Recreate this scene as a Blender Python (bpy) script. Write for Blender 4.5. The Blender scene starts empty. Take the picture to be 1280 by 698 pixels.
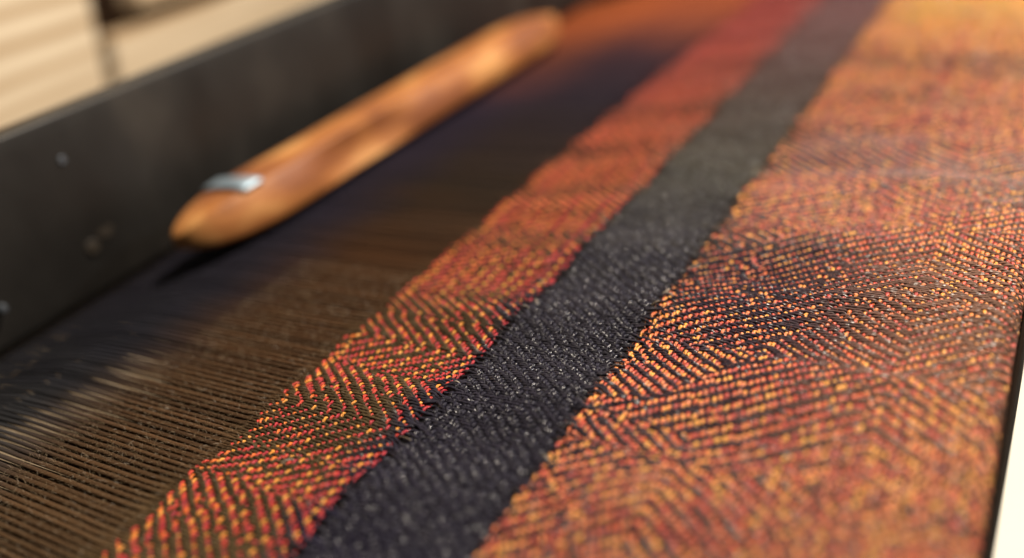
import bpy, math, random
import numpy as np
from mathutils import Matrix, Vector

S = 0.14                      # metres per layout unit (camera height above the cloth)
random.seed(7); rng = np.random.default_rng(7)
scene = bpy.context.scene
C = scene.collection

# ------------------------------------------------------------------ camera
F_PX = 1117.0                 # focal length in pixels of a 1280 wide frame
def cray(u, v): return Vector(((u - 640) / F_PX, -(v - 349) / F_PX, -1.0))
V1 = cray(1419, -409).normalized()                 # weft direction  -> world +X
V2 = cray(-1190, 113); V2 = (V2 - V1 * V1.dot(V2)).normalized()   # warp direction -> world +Y
VN = V1.cross(V2)
cam = bpy.data.cameras.new('camera'); camo = bpy.data.objects.new('camera', cam); C.objects.link(camo)
camo.matrix_world = Matrix(((V1.x, V1.y, V1.z, 0), (V2.x, V2.y, V2.z, 0), (VN.x, VN.y, VN.z, S), (0, 0, 0, 1)))
cam.sensor_width = 36.0; cam.lens = 36.0 * F_PX / 1280
cam.clip_start = 0.005; cam.clip_end = 50
cam.dof.use_dof = True; cam.dof.focus_distance = 1.79 * S; cam.dof.aperture_fstop = 2.8
cam.dof.aperture_blades = 0
scene.camera = camo

# ------------------------------------------------------------------ world, lamps, exposure
w = bpy.data.worlds.new('World'); scene.world = w; w.use_nodes = True
bg = w.node_tree.nodes['Background']; bg.inputs[0].default_value = (1.0, 0.94, 0.88, 1); bg.inputs[1].default_value = 0.045
def area(name, pos, target, size, power, col):
    l = bpy.data.lights.new(name, 'AREA'); l.shape = 'DISK'; l.size = size; l.energy = power; l.color = col
    o = bpy.data.objects.new(name, l); C.objects.link(o); o.location = Vector(pos)
    o.rotation_euler = (Vector(target) - Vector(pos)).to_track_quat('-Z', 'Y').to_euler(); return o
tgt = (0.22, 0.12, 0)
area('key_lamp', (0.52, -0.07, 0.68), (0.24, 0.10, 0), 0.06, 16.0, (1.0, 0.88, 0.73))
area('glint_lamp', (1.15, -0.50, 0.50), (0.25, 0.06, 0), 0.08, 3.8, (0.92, 0.96, 1.0))  # added back lamp that gives the yarns their glints
sl = bpy.data.lights.new('pine_fill_spot', 'SPOT'); sl.energy = 9.0; sl.spot_size = math.radians(58); sl.spot_blend = 0.5; sl.shadow_soft_size = 0.03; sl.color = (1.0, 0.97, 0.93)  # added spot, unseen source, brightens only the pine boards
slo = bpy.data.objects.new('pine_fill_spot', sl); C.objects.link(slo); slo.location = (0.36, 0.36, 0.62)
slo.rotation_euler = (Vector((0.46, 0.70, 0.06)) - slo.location).to_track_quat('-Z', 'Y').to_euler()
scene.render.engine = 'CYCLES'
vs = scene.view_settings
vs.view_transform = 'Standard'; vs.look = 'None'; vs.gamma = 1; vs.use_curve_mapping = False; vs.exposure = 0.0

# ------------------------------------------------------------------ helpers
def tag(o, label, cat, group=None):
    o['label'] = label; o['category'] = cat
    if group: o['group'] = group
    return o
def link(name, me, parent=None, mat=None):
    o = bpy.data.objects.new(name, me); C.objects.link(o)
    if mat is not None: me.materials.append(mat)
    if parent is not None: o.parent = parent
    return o
def empty(name, loc=(0, 0, 0)):
    o = bpy.data.objects.new(name, None); C.objects.link(o); o.location = loc; o.empty_display_size = 0.01; return o
def mesh_np(name, co, quads, uv=None, smooth=True, mi=None):
    me = bpy.data.meshes.new(name)
    n = len(quads); k = quads.shape[1]
    me.vertices.add(len(co)); me.vertices.foreach_set('co', np.ascontiguousarray(co, np.float32).ravel())
    me.loops.add(n * k); me.loops.foreach_set('vertex_index', np.ascontiguousarray(quads, np.int32).ravel())
    me.polygons.add(n); me.polygons.foreach_set('loop_start', np.arange(0, n * k, k, dtype=np.int32))
    me.polygons.foreach_set('use_smooth', np.full(n, smooth))
    if uv is not None:
        l = me.uv_layers.new(name='UVMap')
        l.data.foreach_set('uv', np.ascontiguousarray(uv[quads.ravel()], np.float32).ravel())
    me.update(calc_edges=True); me.validate()
    return me
def grid_quads(nr, ns, off=0, closed=False):
    """quads of a tube: nr rings of ns verts"""
    r = np.arange(nr - 1)[:, None]; s = np.arange(ns if closed else ns - 1)[None, :]
    s2 = (s + 1) % ns
    a = r * ns + s; b = r * ns + s2; c = (r + 1) * ns + s2; d = (r + 1) * ns + s
    return np.stack([a, b, c, d], -1).reshape(-1, 4) + off
def poly_mesh(name, verts, faces, smooth=False):
    me = bpy.data.meshes.new(name); me.from_pydata([tuple(v) for v in verts], [], faces)
    me.polygons.foreach_set('use_smooth', [smooth] * len(me.polygons)); me.update(); return me
def bevel_box(name, x0, x1, y0, y1, z0, z1, b, mat, parent=None, seg=3):
    import bmesh
    bm = bmesh.new(); bmesh.ops.create_cube(bm, size=1)
    for v in bm.verts:
        v.co = Vector(((x0 if v.co.x < 0 else x1) * S, (y0 if v.co.y < 0 else y1) * S, (z0 if v.co.z < 0 else z1) * S))
    if b: bmesh.ops.bevel(bm, geom=bm.edges[:], offset=b * S, segments=seg, profile=0.5, affect='EDGES')
    me = bpy.data.meshes.new(name); bm.to_mesh(me); bm.free()
    me.polygons.foreach_set('use_smooth', [False] * len(me.polygons))
    return link(name, me, parent, mat)

# ------------------------------------------------------------------ materials
class NT:
    def __init__(s, name):
        s.m = bpy.data.materials.new(name); s.m.use_nodes = True; s.t = s.m.node_tree
        s.b = s.t.nodes['Principled BSDF']
    def n(s, typ, **kw):
        d = s.t.nodes.new(typ)
        for k, v in kw.items():
            if k.startswith('i_'):
                key = k[2:]; key = int(key) if key.isdigit() else key.replace('_', ' ')
                if isinstance(v, bpy.types.NodeSocket): s.t.links.new(v, d.inputs[key])
                else: d.inputs[key].default_value = v
            else: setattr(d, k, v)
        return d
    def math(s, op, a, b=None, c=None, clamp=False):
        d = s.t.nodes.new('ShaderNodeMath'); d.operation = op; d.use_clamp = clamp
        for i, x in enumerate((a, b, c)):
            if x is None: continue
            if isinstance(x, bpy.types.NodeSocket): s.t.links.new(x, d.inputs[i])
            else: d.inputs[i].default_value = x
        return d.outputs[0]
    def ramp(s, fac, stops, interp='LINEAR'):
        d = s.t.nodes.new('ShaderNodeValToRGB'); d.color_ramp.interpolation = interp
        e = d.color_ramp.elements
        while len(e) < len(stops): e.new(0.5)
        for k, (p, c) in enumerate(stops):
            e[k].position = p; e[k].color = (c[0], c[1], c[2], 1) if not isinstance(c, (int, float)) else (c, c, c, 1)
        s.t.links.new(fac, d.inputs[0]); return d.outputs[0]
    def mix(s, fac, a, b, typ='MIX'):
        d = s.t.nodes.new('ShaderNodeMix'); d.data_type = 'RGBA'; d.blend_type = typ
        for key, x in ((0, fac), (6, a), (7, b)):
            if isinstance(x, bpy.types.NodeSocket): s.t.links.new(x, d.inputs[key])
            else: d.inputs[key].default_value = x if key == 0 else (x[0], x[1], x[2], 1)
        return d.outputs[2]
    def link(s, a, b): s.t.links.new(a, b)
    def set(s, **kw):
        for k, v in kw.items():
            key = k.replace('_', ' ')
            if isinstance(v, bpy.types.NodeSocket): s.t.links.new(v, s.b.inputs[key])
            else: s.b.inputs[key].default_value = v
    def pos(s):
        g = s.n('ShaderNodeNewGeometry'); sp = s.n('ShaderNodeSeparateXYZ'); s.link(g.outputs['Position'], sp.inputs[0])
        mx = [s.math('DIVIDE', sp.outputs[k], S) for k in range(3)]
        return g.outputs['Position'], mx
    def yarn_bump(s, twist, strength, fib=0.5):
        uv = s.n('ShaderNodeUVMap'); sp = s.n('ShaderNodeSeparateXYZ'); s.link(uv.outputs[0], sp.inputs[0])
        ph = s.math('ADD', s.math('MULTIPLY', sp.outputs[0], twist), s.math('MULTIPLY', sp.outputs[1], 2.0))
        a = s.math('ABSOLUTE', s.math('SINE', s.math('MULTIPLY', ph, math.pi)))
        cmb = s.n('ShaderNodeCombineXYZ'); s.link(s.math('MULTIPLY', sp.outputs[0], 90.0), cmb.inputs[0])
        s.link(s.math('MULTIPLY', ph, 9.0), cmb.inputs[1])
        nz = s.n('ShaderNodeTexNoise', i_Scale=1.0, i_Detail=3.0); s.link(cmb.outputs[0], nz.inputs['Vector'])
        hgt = s.math('ADD', a, s.math('MULTIPLY', nz.outputs[0], fib))
        bp = s.n('ShaderNodeBump', i_Strength=strength, i_Distance=0.00022); s.link(hgt, bp.inputs['Height'])
        s.link(bp.outputs[0], s.b.inputs['Normal']); return nz.outputs[0]

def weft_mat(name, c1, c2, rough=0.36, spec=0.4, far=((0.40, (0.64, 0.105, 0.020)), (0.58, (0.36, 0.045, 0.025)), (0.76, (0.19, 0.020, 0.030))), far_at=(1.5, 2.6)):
    t = NT(name); P, (x, y, z) = t.pos()
    nz = t.yarn_bump(85.0, 0.8, 0.9)
    cmb = t.n('ShaderNodeCombineXYZ'); t.link(t.math('MULTIPLY', x, 9.0), cmb.inputs[0]); t.link(t.math('MULTIPLY', y, 120.0), cmb.inputs[1])
    n2 = t.n('ShaderNodeTexNoise', i_Scale=1.0, i_Detail=2.0); t.link(cmb.outputs[0], n2.inputs['Vector'])
    f = t.math('MULTIPLY_ADD', n2.outputs[0], 2.4, -0.7, clamp=True)
    col = t.mix(f, c1, c2)
    col = t.mix(t.math('MULTIPLY', nz, 0.30), col, (c2[0] * 1.3, c2[1] * 1.3, c2[2] * 1.3))
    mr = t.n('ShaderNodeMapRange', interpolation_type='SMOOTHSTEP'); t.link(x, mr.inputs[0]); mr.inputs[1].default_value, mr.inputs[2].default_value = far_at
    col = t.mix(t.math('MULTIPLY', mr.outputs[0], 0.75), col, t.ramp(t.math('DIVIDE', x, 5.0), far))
    if name == 'weft_charcoal':
        cc = t.n('ShaderNodeCombineXYZ'); t.link(t.math('FLOOR', t.math('DIVIDE', x, 0.0072)), cc.inputs[0]); t.link(t.math('FLOOR', t.math('MULTIPLY', y, 103.0)), cc.inputs[1])
        wn = t.n('ShaderNodeTexWhiteNoise', noise_dimensions='2D'); t.link(cc.outputs[0], wn.inputs['Vector'])
        rough = t.ramp(wn.outputs[0], [(0.60, 0.50), (0.88, 0.24)]); spec = t.ramp(wn.outputs[0], [(0.60, 0.25), (0.88, 0.9)])
    t.set(Base_Color=col, Roughness=rough, Specular_IOR_Level=spec)
    return t.m
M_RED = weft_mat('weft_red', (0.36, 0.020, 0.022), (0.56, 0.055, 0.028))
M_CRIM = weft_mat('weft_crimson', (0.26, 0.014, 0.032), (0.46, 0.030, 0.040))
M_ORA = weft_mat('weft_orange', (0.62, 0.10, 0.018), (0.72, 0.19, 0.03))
M_YEL = weft_mat('weft_yellow', (0.68, 0.22, 0.028), (0.76, 0.34, 0.06))
M_DRK = weft_mat('weft_charcoal', (0.006, 0.0055, 0.0105), (0.014, 0.0120, 0.027), rough=0.33, spec=0.45, far=((0.42, (0.026, 0.023, 0.016)), (0.56, (0.028, 0.016, 0.012)), (0.78, (0.075, 0.030, 0.030))), far_at=(1.7, 2.4))
def dyed_mat(name, shift):
    t = NT(name); P, (x, y, z) = t.pos()
    nz = t.yarn_bump(85.0, 0.8, 0.9)
    cmb = t.n('ShaderNodeCombineXYZ'); t.link(t.math('MULTIPLY', x, 34.0), cmb.inputs[0]); t.link(t.math('MULTIPLY', t.math('FLOOR', t.math('MULTIPLY', y, 103.0)), 3.7), cmb.inputs[1])
    n2 = t.n('ShaderNodeTexNoise', i_Scale=1.0, i_Detail=1.0); t.link(cmb.outputs[0], n2.inputs['Vector'])
    xr = t.n('ShaderNodeMapRange', interpolation_type='SMOOTHSTEP'); t.link(x, xr.inputs[0]); xr.inputs[1].default_value = 2.4; xr.inputs[2].default_value = 4.2
    f = t.math('ADD', t.math('MULTIPLY_ADD', n2.outputs[0], 2.9, -0.95 + shift), t.math('MULTIPLY', xr.outputs[0], 0.40), clamp=True)
    c = t.ramp(f, [(0.0, (0.24, 0.012, 0.030)), (0.24, (0.42, 0.028, 0.030)), (0.40, (0.58, 0.060, 0.022)), (0.56, (0.64, 0.13, 0.025)), (0.66, (0.66, 0.22, 0.12)), (0.76, (0.70, 0.22, 0.035)), (1.0, (0.82, 0.38, 0.06))])
    c = t.mix(t.math('MULTIPLY', nz, 0.25), c, (0.70, 0.30, 0.16))
    t.set(Base_Color=c, Roughness=0.36, Specular_IOR_Level=0.45); return t.m
M_DY = [dyed_mat('weft_dyed_red', -0.12), dyed_mat('weft_dyed_mixed', 0.07), dyed_mat('weft_dyed_orange', 0.19)]

def warp_mat():
    t = NT('painted_warp'); P, (x, y, z) = t.pos()
    nz = t.yarn_bump(70.0, 0.5, 0.9)
    # streaky offset so painted zones bleed along the ends
    cmb = t.n('ShaderNodeCombineXYZ'); t.link(t.math('MULTIPLY', x, 11.0), cmb.inputs[0]); t.link(t.math('MULTIPLY', y, 2.5), cmb.inputs[1])
    n1 = t.n('ShaderNodeTexNoise', i_Scale=1.0, i_Detail=3.0); t.link(cmb.outputs[0], n1.inputs['Vector'])
    xs = t.math('ADD', x, t.math('MULTIPLY_ADD', n1.outputs[0], 0.5, -0.25))
    ys = t.math('ADD', y, t.math('MULTIPLY_ADD', n1.outputs[0], 0.14, -0.07))
    fx = t.math('DIVIDE', xs, 5.0)
    # ends as painted within the open warp near the fell
    openw = t.ramp(fx, [(0.08, (0.058, 0.032, 0.015)), (0.17, (0.054, 0.028, 0.013)), (0.30, (0.046, 0.020, 0.008)), (0.40, (0.022, 0.014, 0.009)),
                        (0.56, (0.014, 0.010, 0.016)), (0.66, (0.028, 0.014, 0.020)), (0.82, (0.20, 0.05, 0.02))])
    far = t.ramp(fx, [(0.10, (0.030, 0.030, 0.030)), (0.20, (0.016, 0.016, 0.021)), (0.36, (0.015, 0.013, 0.022)), (0.54, (0.018, 0.013, 0.024)), (0.68, (0.10, 0.030, 0.018)), (0.8, (0.24, 0.060, 0.02))])  # ends by the beater: dark dye, with the shade there painted in
    cloth = t.ramp(fx, [(0.08, (0.020, 0.018, 0.042)), (0.16, (0.017, 0.015, 0.025)), (0.32, (0.016, 0.014, 0.019)), (0.44, (0.040, 0.036, 0.026)),
                        (0.56, (0.040, 0.024, 0.017)), (0.74, (0.085, 0.035, 0.032))])
    right = t.ramp(fx, [(0.12, (0.11, 0.068, 0.058)), (0.28, (0.020, 0.013, 0.022)), (0.35, (0.022, 0.015, 0.022)), (0.39, (0.10, 0.075, 0.07)), (0.45, (0.10, 0.075, 0.078)), (0.52, (0.06, 0.036, 0.034)),
                        (0.60, (0.042, 0.024, 0.020)), (0.68, (0.08, 0.04, 0.024)), (0.8, (0.20, 0.13, 0.035))])
    front = t.ramp(fx, [(0.16, (0.17, 0.085, 0.055)), (0.36, (0.13, 0.07, 0.05)), (0.45, (0.15, 0.105, 0.095)), (0.54, (0.09, 0.05, 0.038)), (0.66, (0.07, 0.042, 0.03)), (0.8, (0.26, 0.17, 0.04))])  # front ends: taupe dye, lightened with glare put into the colour
    strip = t.ramp(fx, [(0.08, (0.062, 0.040, 0.018)), (0.24, (0.052, 0.034, 0.016)), (0.5, (0.06, 0.026, 0.016)), (0.7, (0.10, 0.022, 0.02))])
    def step(a, b): 
        d = t.n('ShaderNodeMapRange', interpolation_type='SMOOTHSTEP'); t.link(ys, d.inputs[0]); d.inputs[1].default_value = a; d.inputs[2].default_value = b; return d.outputs[0]
    c = t.mix(step(0.15, 0.50), front, right)
    c = t.mix(step(0.60, 0.74), c, cloth)
    c = t.mix(step(1.00, 1.10), c, strip)
    c = t.mix(step(1.25, 1.42), c, openw)
    c = t.mix(step(1.60, 1.95), c, far)
    wn = t.n('ShaderNodeTexWhiteNoise', noise_dimensions='1D'); t.link(t.math('FLOOR', t.math('DIVIDE', x, 0.0072)), wn.inputs['W'])
    c = t.mix(1.0, c, t.ramp(wn.outputs[0], [(0.0, 0.62), (1.0, 1.35)]), 'MULTIPLY')
    c = t.mix(1.0, c, t.ramp(nz, [(0.25, 0.65), (0.75, 1.35)]), 'MULTIPLY')
    cc = t.n('ShaderNodeCombineXYZ'); t.link(t.math('FLOOR', t.math('DIVIDE', x, 0.0072)), cc.inputs[0]); t.link(t.math('FLOOR', t.math('MULTIPLY', y, 160.0)), cc.inputs[1])
    w2 = t.n('ShaderNodeTexWhiteNoise', noise_dimensions='2D'); t.link(cc.outputs[0], w2.inputs['Vector'])
    gl = t.math('MULTIPLY', t.ramp(w2.outputs[0], [(0.78, 0.0), (0.92, 1.0)]), t.math('SUBTRACT', 1.0, step(1.02, 1.10)))
    t.set(Base_Color=c, Roughness=t.mix(gl, (0.75, 0.75, 0.75), (0.28, 0.28, 0.28)), Specular_IOR_Level=t.mix(gl, (0.10, 0.10, 0.10), (0.8, 0.8, 0.8)))
    return t.m
M_WARP = warp_mat()

def wood_mat(name, dark, mid, light, grain, rough, coat, bandscale=1.0, patch=0.0):
    t = NT(name); tc = t.n('ShaderNodeTexCoord')
    mp = t.n('ShaderNodeMapping'); t.link(tc.outputs['Object'], mp.inputs[0]); mp.inputs['Scale'].default_value = (1.2, 7, 7)
    n0 = t.n('ShaderNodeTexNoise', i_Scale=grain * 0.35, i_Detail=2.0); t.link(mp.outputs[0], n0.inputs['Vector'])
    wv = t.n('ShaderNodeTexWave', wave_type='BANDS', bands_direction='Z', i_Scale=grain * bandscale, i_Distortion=9.0, i_Detail=2.0)
    wv.inputs['Detail Scale'].default_value = 0.8; t.link(mp.outputs[0], wv.inputs['Vector'])
    n1 = t.n('ShaderNodeTexNoise', i_Scale=grain * 8, i_Detail=4.0); t.link(mp.outputs[0], n1.inputs['Vector'])
    f = t.math('ADD', t.math('MULTIPLY', wv.outputs[1], 0.55 - patch), t.math('MULTIPLY', n0.outputs[0], 0.45 + patch))
    c = t.ramp(f, [(0.15, dark), (0.48, mid), (0.85, light)])
    c = t.mix(t.math('MULTIPLY', n1.outputs[0], 0.25), c, dark)
    if patch:
        mq = t.n('ShaderNodeMapping'); t.link(tc.outputs['Object'], mq.inputs[0]); mq.inputs['Scale'].default_value = (1, 2.2, 2.2); mq.inputs['Location'].default_value = (0.31, 0.2, 0)
        n3 = t.n('ShaderNodeTexNoise', i_Scale=17.0, i_Detail=2.0); t.link(mq.outputs[0], n3.inputs['Vector'])
        c = t.mix(t.ramp(n3.outputs[0], [(0.47, 0.0), (0.58, 0.7)]), c, (0.15, 0.040, 0.012))
        c = t.mix(t.ramp(n3.outputs[0], [(0.32, 0.7), (0.45, 0.0)]), c, (0.62, 0.33, 0.11))
    bp = t.n('ShaderNodeBump', i_Strength=0.25, i_Distance=0.0004); t.link(n1.outputs[0], bp.inputs['Height'])
    t.link(bp.outputs[0], t.b.inputs['Normal'])
    t.set(Base_Color=c, Roughness=rough, Coat_Weight=coat, Coat_Roughness=0.25)
    return t.m
M_PINE = wood_mat('pine', (0.30, 0.18, 0.08), (0.64, 0.50, 0.33), (0.74, 0.62, 0.45), 2.0, 0.6, 0.0)
M_SHUT = wood_mat('shuttle_wood', (0.19, 0.055, 0.014), (0.36, 0.135, 0.032), (0.50, 0.23, 0.07), 7.0, 0.6, 0.03, 1.0, 0.45)
M_BROWN = wood_mat('brown_wood', (0.055, 0.025, 0.010), (0.085, 0.040, 0.017), (0.11, 0.055, 0.025), 4.0, 0.6, 0.0)
def black_mat():
    t = NT('black_paint'); tc = t.n('ShaderNodeTexCoord')
    mp = t.n('ShaderNodeMapping'); t.link(tc.outputs['Object'], mp.inputs[0]); mp.inputs['Scale'].default_value = (3, 1.5, 1.6)
    n0 = t.n('ShaderNodeTexNoise', i_Scale=9.0, i_Detail=5.0); t.link(mp.outputs[0], n0.inputs['Vector'])
    n1 = t.n('ShaderNodeTexNoise', i_Scale=160.0, i_Detail=3.0); t.link(tc.outputs['Object'], n1.inputs['Vector'])
    c = t.ramp(n0.outputs[0], [(0.35, (0.006, 0.0046, 0.0032)), (0.55, (0.010, 0.008, 0.006)), (0.75, (0.026, 0.021, 0.016))])
    bp = t.n('ShaderNodeBump', i_Strength=0.2, i_Distance=0.0003); t.link(n1.outputs[0], bp.inputs['Height']); t.link(bp.outputs[0], t.b.inputs['Normal'])
    t.set(Base_Color=c, Roughness=t.ramp(n0.outputs[0], [(0.3, 0.5), (0.8, 0.7)]), Specular_IOR_Level=0.5); return t.m
M_BLACK = black_mat()
def plain(name, col, rough, metal=0.0, var=0.1, scale=60):
    t = NT(name); tc = t.n('ShaderNodeTexCoord'); n0 = t.n('ShaderNodeTexNoise', i_Scale=scale, i_Detail=4.0); t.link(tc.outputs['Object'], n0.inputs['Vector'])
    c = t.mix(n0.outputs[0], [k * (1 - var) for k in col], [min(1, k * (1 + var)) for k in col])
    t.set(Base_Color=c, Roughness=rough, Metallic=metal); return t.m
M_STEEL = plain('steel', (0.42, 0.52, 0.60), 0.6, 1.0)
M_BOLT = plain('dull_steel', (0.18, 0.20, 0.23), 0.6, 1.0)
M_EDGE_SHADE = plain('matt_brown_black', (0.010, 0.006, 0.004), 1.0); M_EDGE_SHADE.node_tree.nodes['Principled BSDF'].inputs['Specular IOR Level'].default_value = 0.05
M_CREAM = plain('cream_paint', (0.55, 0.53, 0.46), 0.5, 0.0, 0.04, 30)
M_FLOOR = plain('dark_floor', (0.045, 0.032, 0.022), 0.7, 0.0, 0.3, 12)
M_WORN = plain('bare_brown_wood', (0.018, 0.012, 0.006), 0.6, 0.0, 0.3, 200)

# ------------------------------------------------------------------ setting
fl = bevel_box('floor', -30, 40, -30, 40, -6.2, -6.0, 0, M_FLOOR); fl['kind'] = 'structure'

# pine frame behind the beater, facing the weaver
frame = empty('pine_loom_frame', (3.5 * S, 4.8 * S, -2 * S))
tag(frame, 'pale pine boards with a brown gap, standing behind the black beam', 'loom frame')
def child(o, par):
    o.parent = par; o.matrix_parent_inverse = par.matrix_world.inverted() if False else Matrix.Translation(-par.location)
def board(name, x0, x1, y0, y1, z0, z1, k=0.2):
    o = bevel_box(name, x0, x1, y0, y1, z0, z1, 0.018, M_PINE)
    for v in o.data.vertices:
        if v.co.x < (x0 + x1) / 2 * S and name == 'rail' or v.co.x > (x0 + x1) / 2 * S and name == 'post': v.co.x += k * v.co.z
    child(o, frame)
board('post', -1.5, 3.105, 4.80, 5.05, -4, 3.0)
board('rail', 3.215, 9.0, 4.83, 5.05, -1.2, 0.195)
board('rail', 3.46, 9.0, 4.83, 5.05, 0.285, 1.6)
child(bevel_box('backing_panel', 2.6, 9.0, 5.40, 5.50, -4, 2.9, 0.0, M_BROWN), frame)

# breast beam under the folded edge of the cloth and the cream board below
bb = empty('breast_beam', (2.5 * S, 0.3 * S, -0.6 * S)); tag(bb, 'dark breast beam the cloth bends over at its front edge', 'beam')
child(bevel_box('beam', -0.6, 6.0, 0.063, 0.60, -0.62, -0.012, 0.028, M_BLACK), bb)
child(bevel_box('edge_shade_strip', -0.6, 6.0, 0.039, 0.048, -0.22, -0.045, 0.003, M_EDGE_SHADE), bb)  # added dark strip standing in for the shade on the cloth's turned edge
tag(bevel_box('cream_board', -2, 7.5, -3.2, 0.30, -1.05, -0.9, 0.02, M_CREAM), 'bright cream board below the front edge of the cloth', 'board')

# black beater behind the shuttle : rounded profile swept along X
bt = empty('beater', (2.5 * S, 2.5 * S, -0.1 * S)); tag(bt, 'black painted beater beam running behind the wooden shuttle', 'beater')
prof = []
y0, y1, z0, z1, r = 2.40, 2.50, -0.075, 0.468, 0.010
for cy, cz, a0 in ((y0 + r, z1 - r, 90), (y0 + 0.03, z0 + 0.03, 180), (y1 - r, z0 + r, 270), (y1 - r, z1 - r, 0)):
    rr = 0.03 if a0 == 180 else r
    for k in range(7):
        a = math.radians(a0 + 15 * k); prof.append((cy + rr * math.cos(a), cz + rr * math.sin(a)))
# gentle swell of the front face
fr_pts = [(y0, z1 - r + (z0 + 0.03 - z1 + r) * k / 12) for k in range(1, 12)]
prof = prof[:7] + fr_pts + prof[7:]
prof = [(y - 0.04 * (z - z0) / (z1 - z0) - (0.015 * math.sin(math.pi * min(1, max(0, (z - z0) / (z1 - z0)))) if y < y0 + 0.005 else 0), z) for y, z in prof]
xs = np.linspace(-0.8, 6.2, 60); P = np.array(prof)
co = np.concatenate([np.stack([np.full(len(P), x), P[:, 0], P[:, 1]], 1) for x in xs]) * S
bm_me = mesh_np('beam', co, grid_quads(len(xs), len(P), closed=True)); bo = link('beam', bm_me, None, M_BLACK); child(bo, bt)
capv = [tuple(v) for v in np.concatenate([co[:len(P)], co[-len(P):]])]
cap = poly_mesh('beam_end', capv, [list(range(len(P)))[::-1], list(range(len(P), 2 * len(P)))]); child(link('beam_end', cap, None, M_BLACK), bt)
def disc_head(name, X, Z, rad, th, mat, hexa=False, Y=2.364):
    n = 6 if hexa else 20; v = []; f = []
    for k, (rr, yy) in enumerate(((rad, 0.02), (rad, -th * 0.6), (rad * 0.8, -th))):
        for j in range(n): a = 2 * math.pi * j / n; v.append(((X + rr * math.cos(a)) * S, (Y + yy) * S, (Z + rr * math.sin(a)) * S))
    for k in range(2):
        for j in range(n): f.append((k * n + j, k * n + (j + 1) % n, (k + 1) * n + (j + 1) % n, (k + 1) * n + j))
    f.append(tuple(range(2 * n, 3 * n)))
    child(link(name, poly_mesh(name, v, f), None, mat), bt)
disc_head('bolt_head', 1.302, 0.350, 0.012, 0.010, M_BOLT, True)
disc_head('bolt_head', 0.985, 0.060, 0.011, 0.010, M_BOLT, True)
disc_head('worn_patch', 1.345, 0.115, 0.028, 0.004, M_WORN, Y=2.376)
disc_head('worn_patch', 1.290, 0.085, 0.022, 0.004, M_WORN, Y=2.376)

# ------------------------------------------------------------------ the cloth on the loom
cloth = empty('woven_cloth', (1.5 * S, 0.7 * S, 0)); tag(cloth, 'orange and red twill cloth with a charcoal stripe, woven on dark warp threads', 'cloth')
DX, DY = 0.0072, 0.0097
X0, X1 = 0.30, 4.55
NWP = int((X1 - X0) / DX)
wx = X0 + DX * (np.arange(NWP) + 0.5) + rng.normal(0, 0.0004, NWP)
Y_FELL, Y_BEND, R_BEND = 1.330, 0.089, 0.034
# pick positions as distance s from the fell
s = []; cur = 0.0; zone = []
L_STRIP, L_DARK0, L_DARK1 = 0.0, 0.322, 0.604
while cur < Y_FELL - Y_BEND + R_BEND * math.pi / 2 + 0.16:
    y = Y_FELL - cur
    z = 0 if y > 1.004 else (1 if y > 0.724 else 2)
    if zone and zone[-1] != z: cur += 0.013
    s.append(cur); zone.append(z); cur += DY if z != 1 else DY * 0.97
s = np.array(s); zone = np.array(zone); NP = len(s)
def ripple(x, y):
    fade = np.clip((1.45 - y) / 0.3, 0, 1) * np.clip((y - 0.12) / 0.2, 0, 1)
    return fade * (0.0055 * np.sin(x * 2 * math.pi / 0.27 + y * 7.0 + 1.5 * np.sin(x * 2.3)) + 0.004 * np.sin(x * 13.1 - y * 11.0 + 1.3))
def surf(x, sd):
    """x, s -> y, z, (ny, nz) of the cloth"""
    y = Y_FELL - sd
    th = np.clip((Y_BEND - y) / R_BEND, 0, math.pi / 2)
    extra = np.maximum(0, (Y_BEND - y) - R_BEND * math.pi / 2)
    yy = np.where(y > Y_BEND, y, Y_BEND - R_BEND * np.sin(th))
    zz = np.where(y > Y_BEND, ripple(x, y), -R_BEND * (1 - np.cos(th)) - extra)
    return yy, zz, -np.sin(th), np.cos(th)
# fell line shape: slow bow and small scallops, dying away into the cloth
def fell_shift(x, sd):
    bow = 0.030 * np.sin(np.clip((x - 0.35) / 3.4, 0, 1.1) * math.pi) - 0.006
    sc = 0.007 * np.sin(x * 2 * math.pi / 0.232 + 0.6) + 0.004 * np.sin(x * 2 * math.pi / 0.09)
    return bow * np.clip(1 - sd / 0.32, 0, 1) + sc * np.exp(-sd / 0.05)

# weave draft: point-twill threading that zigzags every ~16 ends, tie-up density drifting over the cloth
ii = np.arange(NWP); jj = np.arange(NP)
def zigzag(n, halves):
    out = np.zeros(n); v = 0.0; d = 1; k = 0; left = halves[0]
    for q in range(n):
        out[q] = v; v += d; left -= 1
        if left <= 0: k += 1; d = -d; left = halves[k % len(halves)]
    return out
thr = zigzag(NWP, [13, 15, 18, 15, 14, 17, 20, 16])
def soft(a, k):
    w_ = np.ones(k) / k; return np.convolve(np.pad(a, k // 2, mode='edge'), w_, mode='valid')[:len(a)]
thr = soft(thr, 3)
thr2 = -zigzag(NWP, [60, 44, 46, 79, 28, 53, 36, 48, 40, 44, 60])
trd0 = jj.astype(float)
thr2 = soft(thr2, 3)
trd2 = np.where(jj < 112, jj, 224 - jj).astype(float)
def lerp_tab(x, tab): return np.interp(x, [a for a, b in tab], [b for a, b in tab])
XX, JJ = np.meshgrid(wx, jj, indexing='ij')
YY = Y_FELL - s[JJ]
cov_strip = 0.37 + 0.08 * np.clip((XX - 1.2) / 0.5, 0, 1) + 0.24 * np.sin(XX * 2 * math.pi / 0.36 + 1.0 + 5.0 * YY + 1.2 * np.sin(3.1 * XX))
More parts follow.
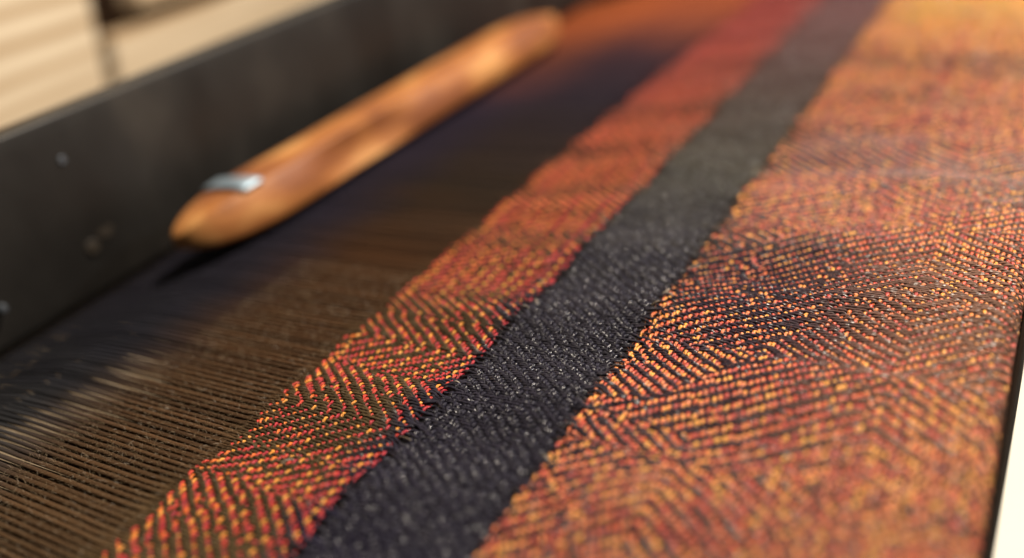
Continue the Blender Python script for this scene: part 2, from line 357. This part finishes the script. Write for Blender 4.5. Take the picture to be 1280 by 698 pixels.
cov_right = lerp_tab(XX - 0.30 * (YY - 0.4), [(0.6, 0.56), (1.05, 0.52), (1.25, 0.56), (1.42, 0.40), (1.6, 0.27), (1.78, 0.30), (1.95, 0.55), (2.1, 0.56), (2.25, 0.32), (2.45, 0.36),
              (2.6, 0.62), (2.8, 0.42), (2.95, 0.58), (3.15, 0.36), (3.4, 0.62), (3.7, 0.45), (4.0, 0.6)])
cov_right = (0.40 - 0.07 * np.clip((XX - 2.3) / 0.6, 0, 1)) + 1.45 * (cov_right - 0.45) + 0.03 * np.clip((0.38 - YY) / 0.3, 0, 1) + 0.05 * np.sin(9 * YY + 5 * XX)
ZZ = zone[JJ]
wob = 0.9 * np.sin(XX * 8.3 + YY * 6.1) + 0.6 * np.sin(XX * 3.1 - YY * 14.0)
ph_strip = (thr[:, None] + trd0[None, :] + 0.5 * wob) / 4.0
ph_right = (thr2[:, None] + trd2[None, :] + 1.2 * wob) / 4.0
ph_dark = (ii[:, None] + trd0[None, :] + wob) / 4.0
# pairs of ends woven half a repeat apart (parallel threading) where the figure breaks into single dots
echo = 0.5 * (ii[:, None] % 2)
mask_r = (np.abs(XX - 1.72 - 0.25 * np.sin(YY * 7.0)) < 0.30) | ((XX < 1.12) & (YY > 0.5))
mask_s = (np.sin(XX * 9.0 + 1.2) > 0.55)
ph_right = ph_right + echo * mask_r
ph_strip = ph_strip + echo * mask_s
ph = np.where(ZZ == 0, ph_strip, np.where(ZZ == 1, ph_dark, ph_right))
cov = np.where(ZZ == 0, np.clip(cov_strip, 0.20, 0.60), np.where(ZZ == 1, 0.52, np.clip(cov_right, 0.20, 0.72)))
cov = cov + np.where((ZZ != 1), np.where(np.floor(ph) % 2 == 0, 0.08, 0.0), 0)
cov = np.where(ZZ == 0, np.maximum(cov, 0.27), cov)
weft_up = (ph - np.floor(ph) + 0.001) < cov
flip = rng.random(weft_up.shape) < np.where(ZZ == 1, 0.10, 0.02); weft_up ^= flip
# no float longer than 6
for j in range(NP):
    run = 0
    for i in range(1, NWP):
        run = run + 1 if weft_up[i, j] == weft_up[i - 1, j] else 0
        if run >= (2 if weft_up[i, j] else 6): weft_up[i, j] = ~weft_up[i, j]; run = 0
for i in range(NWP):
    run = 0
    for j in range(1, NP):
        run = run + 1 if weft_up[i, j] == weft_up[i, j - 1] else 0
        if run >= 6: weft_up[i, j] = ~weft_up[i, j]; run = 0
sgn = np.where(weft_up, 1.0, -1.0)          # +1 weft above

A_W, A_F = 0.0026, 0.0022                   # half throws of warp and weft
I_NEAR = int(np.searchsorted(wx, 2.62))

def ring_profile(n_side, lo=-40, hi=220):
    a = np.radians(np.linspace(lo, hi, n_side)); return np.cos(a), np.sin(a), np.linspace(0, 1, n_side)

# ---- weft picks : one mesh each
xa = [X0 - 0.004]; ia = [0.0]
for i in range(NWP - 1):
    ia.append(float(i))
    if i < I_NEAR: ia.append(i + 0.5)
ia = np.array(ia[1:] + [NWP - 1.0])
i0 = np.floor(ia).astype(int); i1 = np.minimum(i0 + 1, NWP - 1); fr = ia - i0
px = wx[i0] * (1 - fr) + wx[i1] * fr
ca, sa, va = ring_profile(6)
qd_weft = grid_quads(len(ia), 6)
borders = [k + 0.5 for k in range(NP - 1) if zone[k] != zone[k + 1]]
pal0 = [M_RED, M_CRIM, M_YEL, M_RED, M_RED, M_CRIM, M_RED, M_YEL]
for j in range(NP):
    up = sgn[i0, j] * (1 - fr) + sgn[i1, j] * fr
    sd = s[j] + 0.0012 * np.sin(px * 31 + j * 2.1) + rng.normal(0, 0.0007, len(px)) - fell_shift(px, s[j])
    dzn = min(abs(j - b_) for b_ in borders)
    if dzn < 3: sd = sd + (0.0035 - 0.001 * dzn) * np.sin(px * 83 + 2.2 * np.sin(px * 17) + (j > borders[0] + 5) * 1.3) * (1 if zone[j] == 1 else -0.6)
    y, z, ny, nz = surf(px, sd)
    rad = np.where(up > 0.5, 1.08, np.where(up < -0.5, 0.72, 0.9)) * (1 + rng.normal(0, 0.14, len(px)))
    hw = (0.0030, 0.0043, 0.0035)[zone[j]] * rad; hz = (0.0024, 0.0031, 0.0024)[zone[j]] * rad
    off = A_F * (1.35 if zone[j] == 1 else 1.0) * up + rng.normal(0, 0.0003, len(px))
    cyv = ca[None, :] * hw[:, None]; czv = off[:, None] + sa[None, :] * hz[:, None]
    # tangent along cloth is (nz, -ny) in y,z
    Yv = y[:, None] + cyv * nz[:, None] + czv * ny[:, None]
    Zv = z[:, None] - cyv * ny[:, None] + czv * nz[:, None]
    co = np.stack([np.repeat(px[:, None], 6, 1), Yv, Zv], -1).reshape(-1, 3) * S
    uv = np.stack([np.repeat(px[:, None], 6, 1) + rng.random() * 3, np.repeat(va[None, :], len(px), 0)], -1).reshape(-1, 2)
    me = mesh_np('weft_thread', co, qd_weft, uv)
    if zone[j] == 1: m = M_DRK
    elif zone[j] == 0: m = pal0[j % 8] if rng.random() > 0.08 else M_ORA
    else:
        yj = Y_FELL - s[j]
        o = min(1, max(0, (0.62 - yj) / 0.45))
        m = M_DY[int(np.clip(rng.choice([0, 1, 1, 2]) + (1 if rng.random() < 0.6 * o else 0), 0, 2))]
    o = link('weft_thread', me, None, m); child(o, cloth)

# ---- warp ends : the 300 nearest one by one, the far ones as one part
def open_z(y, odd):
    t = np.clip((y - 1.92) / 0.50, 0, 1); dip = -0.088 * t * t * (3 - 2 * t) - np.maximum(0, y - 2.42) * 0.25
    shed = np.clip((y - 1.335) / 0.05, 0, 1)
    return dip + np.where(odd, -0.0032 - 0.03 * np.clip(y - 1.6, 0, 1), 0.0015) * shed
bunch_amp = 0.014
def warp_rings(i):
    near = i < I_NEAR
    ja = np.arange(0, NP - 0.5, 0.5 if near else 1.0)
    ja = ja[ja <= NP - 1]
    j0 = np.floor(ja).astype(int); j1 = np.minimum(j0 + 1, NP - 1); f = ja - j0
    x = np.full(len(ja), wx[i])
    up = -(sgn[i, j0] * (1 - f) + sgn[i, j1] * f)
    s0 = s[j0] * (1 - f) + s[j1] * f
    sd = s0 - fell_shift(x, s0)
    y, z, ny, nz = surf(x, sd)
    off = A_W * up
    Yc = y + off * ny; Zc = z + off * nz
    # little sideways wander and crowding under weft beads
    x = x + rng.normal(0, 0.00035, len(ja))
    for sb in (0.330, 0.622):
        g = np.exp(-((s0 - sb) / 0.014) ** 2)
        x = x - g * bunch_amp * np.sin(wx[i] * 2 * math.pi / 0.062 + 1.7 * np.sin(wx[i] * 9 + sb * 20))
    hw = 0.0034 * np.where(up > 0.5, 1.1, 0.9) * (1 + rng.normal(0, 0.05, len(ja)))
    hz = 0.0027 * (1 + rng.normal(0, 0.08, len(ja)))
    # open warp to the beater
    n_op = 16 if near else 9
    yo = np.linspace(0, 1, n_op) ** 1.9
    ys0 = Y_FELL + fell_shift(np.array([wx[i]]), np.array([0.0]))[0] + 0.006
    yo = ys0 + (2.78 - ys0) * yo
    odd = (i % 2) == 1
    jx = rng.normal(0, 0.0010); dz = rng.normal(0, 0.0005)
    tt = np.clip((yo - ys0) / 0.05, 0, 1)
    pair = (0.0011 if odd else -0.0011)
    xo = wx[i] + (jx + pair) * tt + rng.normal(0, 0.00025, n_op)
    zo = open_z(yo, odd) + dz * tt + ripple(xo, yo)
    hwo = np.full(n_op, 0.0053 if odd else 0.0058); hwo[0] = hwo[1] = 0.0036; hzo = np.full(n_op, 0.0030 if odd else 0.0027); hwo = hwo[::-1]
    # order: from beater to front
    X = np.concatenate([xo[::-1], x]); Yv = np.concatenate([yo[::-1], Yc]); Z = np.concatenate([zo[::-1], Zc])
    HW = np.concatenate([hwo, hw]); HZ = np.concatenate([hzo, hz])
    NY = np.concatenate([np.zeros(n_op), ny]); NZ = np.concatenate([np.ones(n_op), nz])
    return X, Yv, Z, HW, HZ, NY, NZ
def warp_mesh_data(i, ns):
    X, Y, Z, HW, HZ, NY, NZ = warp_rings(i)
    c, sn, v = ring_profile(ns)
    Xv = X[:, None] + c[None, :] * HW[:, None]
    h = sn[None, :] * HZ[:, None]
    Yv = Y[:, None] + h * NY[:, None]; Zv = Z[:, None] + h * NZ[:, None]
    co = np.stack([Xv, Yv, Zv], -1).reshape(-1, 3) * S
    L = np.concatenate([[0], np.cumsum(np.hypot(np.diff(Y), np.diff(Z)))]) + rng.random() * 3
    uv = np.stack([np.repeat(L[:, None], ns, 1), np.repeat(v[None, :], len(X), 0)], -1).reshape(-1, 2)
    q = grid_quads(len(X), ns)[:, ::-1]
    return co, q, uv
i_first = int(np.searchsorted(wx, 0.40)); n_ind = 0
far_co, far_q, far_uv, off = [], [], [], 0
for i in range(NWP):
    near = i < I_NEAR
    co, q, uv = warp_mesh_data(i, 6 if near else 4)
    if i >= i_first and n_ind < 300:
        n_ind += 1
        child(link('warp_thread', mesh_np('warp_thread', co, q, uv), None, M_WARP), cloth)
    else:
        far_co.append(co); far_q.append(q + off); far_uv.append(uv); off += len(co)
fo = link('far_warp_threads', mesh_np('far_warp_threads', np.concatenate(far_co), np.concatenate(far_q), np.concatenate(far_uv)), None, M_WARP)
fo['kind'] = 'stuff'; child(fo, cloth)

# ---- loose fibres standing off the yarns
def fuzz(name, n, mat, xr, yr, ln, wd, zoff):
    x = rng.uniform(*xr, n); y = rng.uniform(*yr, n)
    a = rng.uniform(0, 2 * math.pi, n); el = rng.uniform(0.2, 1.3, n); L = rng.uniform(0.4, 1.0, n) * ln
    yy, zz, _, _ = surf(x, Y_FELL - y); zz = np.where(y > Y_FELL, open_z(y, np.zeros(n, bool)), zz) + zoff
    p0 = np.stack([x, y, zz], 1)
    d = np.stack([np.cos(a) * np.cos(el), np.sin(a) * np.cos(el), np.sin(el)], 1)
    bend = np.stack([np.cos(a + 1), np.sin(a + 1), -0.4 * np.ones(n)], 1) * 0.35
    p1 = p0 + d * (L * 0.5)[:, None]; p2 = p0 + (d + bend) * L[:, None]
    sd = np.cross(d, rng.normal(size=(n, 3))); sd /= np.linalg.norm(sd, axis=1)[:, None]; sd *= wd
    co = np.stack([p0 - sd, p0 + sd, p1 - sd * .8, p1 + sd * .8, p2 - sd * .3, p2 + sd * .3], 1).reshape(-1, 3) * S
    b = np.arange(n)[:, None] * 6
    q = np.concatenate([b + np.array([[0, 1, 3, 2]]), b + np.array([[2, 3, 5, 4]])])
    o = link(name, mesh_np(name, co, q), None, mat); o['kind'] = 'stuff'; child(o, cloth)
M_FZ_BROWN = plain('fibre_brown', (0.16, 0.11, 0.06), 0.5); M_FZ_GREY = plain('fibre_grey', (0.05, 0.045, 0.055), 0.4); M_FZ_RED = plain('fibre_red', (0.6, 0.2, 0.10), 0.5)
fuzz('warp_fuzz', 22000, M_FZ_BROWN, (0.40, 1.5), (1.05, 1.75), 0.012, 0.00028, 0.002)
fuzz('stripe_fuzz', 8000, M_FZ_GREY, (0.6, 2.0), (0.72, 1.0), 0.011, 0.00030, 0.002)
fuzz('cloth_fuzz', 16000, M_FZ_RED, (0.6, 2.2), (0.15, 0.72), 0.009, 0.00026, 0.002)

# ---- loose thread ends and little loops where the weft colour changes
M_END = [plain('end_charcoal', (0.05, 0.045, 0.05), 0.4), plain('end_pale', (0.30, 0.25, 0.20), 0.5), plain('end_brown', (0.10, 0.07, 0.04), 0.5)]
def curl(x, y, L, h, ang, r, mat):
    n = 9; u = np.linspace(0, 1, n); bendv = rng.normal(0, 0.35)
    cx = x + np.cos(ang + bendv * u) * L * u; cy = y + np.sin(ang + bendv * u) * L * u
    cz = 0.003 + ripple(np.array([x]), np.array([y]))[0] + h * np.sin(u * math.pi * rng.uniform(0.75, 1.0))
    c3 = np.stack([cx, cy, cz], 1); tg = np.gradient(c3, axis=0); tg /= np.linalg.norm(tg, axis=1)[:, None]
    sdv = np.cross(tg, [0, 0, 1.0]); sdv /= np.linalg.norm(sdv, axis=1)[:, None]; upv = np.cross(sdv, tg)
    a = np.linspace(0, 2 * math.pi, 6, endpoint=False)
    co = (c3[:, None, :] + r * (np.cos(a)[None, :, None] * sdv[:, None, :] + np.sin(a)[None, :, None] * upv[:, None, :])).reshape(-1, 3) * S
    uv = np.stack([np.repeat(u * L, 6), np.tile(a / 6.3, n)], 1)
    child(link('loose_end', mesh_np('loose_end', co, grid_quads(n, 6, closed=True), uv), None, mat), cloth)
for yb, cnt in ((0.722, 16), (1.002, 9)):
    for k in range(cnt):
        xb = rng.uniform(0.75, 2.3)
        curl(xb, yb + rng.normal(0.004, 0.005), rng.uniform(0.014, 0.034), rng.uniform(0.003, 0.010), -math.pi / 2 + rng.normal(0, 0.7), rng.uniform(0.0011, 0.0020), M_END[rng.choice([0, 0, 1, 2])])
curl(0.800, 1.185, 0.030, 0.010, -0.9, 0.0011, M_END[1])

# ------------------------------------------------------------------ the shuttle
SX0, SX1 = 1.395, 3.60
sh = empty('weaving_shuttle', (2.6 * S, 2.13 * S, 0)); tag(sh, 'varnished orange-brown wooden weaving shuttle lying on the warp threads', 'shuttle')
ns_ = 64; secs = []
for k in range(ns_):
    u = 0.5 - 0.5 * math.cos(math.pi * k / (ns_ - 1)); x = SX0 + (SX1 - SX0) * u
    dl = (x - SX0); dr = (SX1 - x)
    tl = min(1, dl / 0.32); tr = min(1, dr / 0.42)
    gl = math.sqrt(max(0, 1 - (1 - tl) ** 2)) ; gr = math.sqrt(max(0, 1 - (1 - tr) ** 2.6))
    g = gl * gr
    w_ = max(0.0005, g); yc = 2.110 + 0.035 * (1 - gl) - 0.02 * (1 - gr)
    zb = 0.004 + 0.03 * (1 - gl) ** 1.6 + 0.02 * (1 - gr); zt = 0.150 - 0.055 * (1 - gl) ** 1.2 - 0.03 * (1 - gr)
    qq = min(1, g) ** 0.4; mid_ = zb * 0.58 + zt * 0.42; zb = mid_ - (mid_ - zb) * qq; zt = mid_ + (zt - mid_) * qq
    hb = 0.126 * w_; ht = 0.098 * w_
    # cross-section: flat bottom, leaning sides, softly crowned top
    pts = [(-hb * .93, zb), (-hb, zb + .014 * w_), (-hb * 1.02, (zb + zt) / 2), (-ht * 1.02, zt - .012 * w_), (-ht * .97, zt - 0.004 * w_), (-ht * .3, zt + .001 * w_),
           (ht * .3, zt + .001 * w_), (ht * .97, zt - .004 * w_), (ht * 1.02, zt - .012 * w_), (hb * 1.02, (zb + zt) / 2), (hb, zb + .022 * w_), (hb * .75, zb)]
    scp = 0.045 * math.exp(-((x - 2.12) / 0.24) ** 4) - 0.0
    pts[2] = (pts[2][0] + scp, pts[2][1] + 0.01 * scp); pts[1] = (pts[1][0] + scp * 0.5, pts[1][1]); pts[3] = (pts[3][0] + scp * 0.25, pts[3][1])
    secs.append([(x, yc + a, b - 0.16 * a * 0.5) for a, b in pts])
co = np.array(secs).reshape(-1, 3) * S
q = grid_quads(ns_, 12, closed=True)
sm = mesh_np('body', co, q[:, ::-1]); so = link('body', sm, None, M_SHUT); child(so, sh)
md = so.modifiers.new('sub', 'SUBSURF'); md.levels = 1; md.render_levels = 2
# steel eyelet plate near the left tip, wrapped over the top
def plate(xa, xb, m):
    v = []; f = []; prof2 = [3, 4, 5, 6, 7, 8]
    xs_ = np.array([sc[0][0] for sc in secs])
    for x in np.linspace(xa, xb, m):
        k = int(np.clip(np.searchsorted(xs_, x), 1, ns_ - 1)); fr_ = (x - xs_[k - 1]) / (xs_[k] - xs_[k - 1])
        for p in prof2:
            a = np.array(secs[k - 1][p]) * (1 - fr_) + np.array(secs[k][p]) * fr_
            a[2] += 0.004; v.append(a * S)
    n = len(prof2)
    for r_ in range(m - 1):
        for c_ in range(n - 1): f.append((r_ * n + c_, r_ * n + c_ + 1, (r_ + 1) * n + c_ + 1, (r_ + 1) * n + c_))
    o = link('steel_plate', poly_mesh('steel_plate', v, f, True), None, M_STEEL); child(o, sh)
    sd = o.modifiers.new('t', 'SOLIDIFY'); sd.thickness = 0.0008
plate(1.585, 1.655, 6)
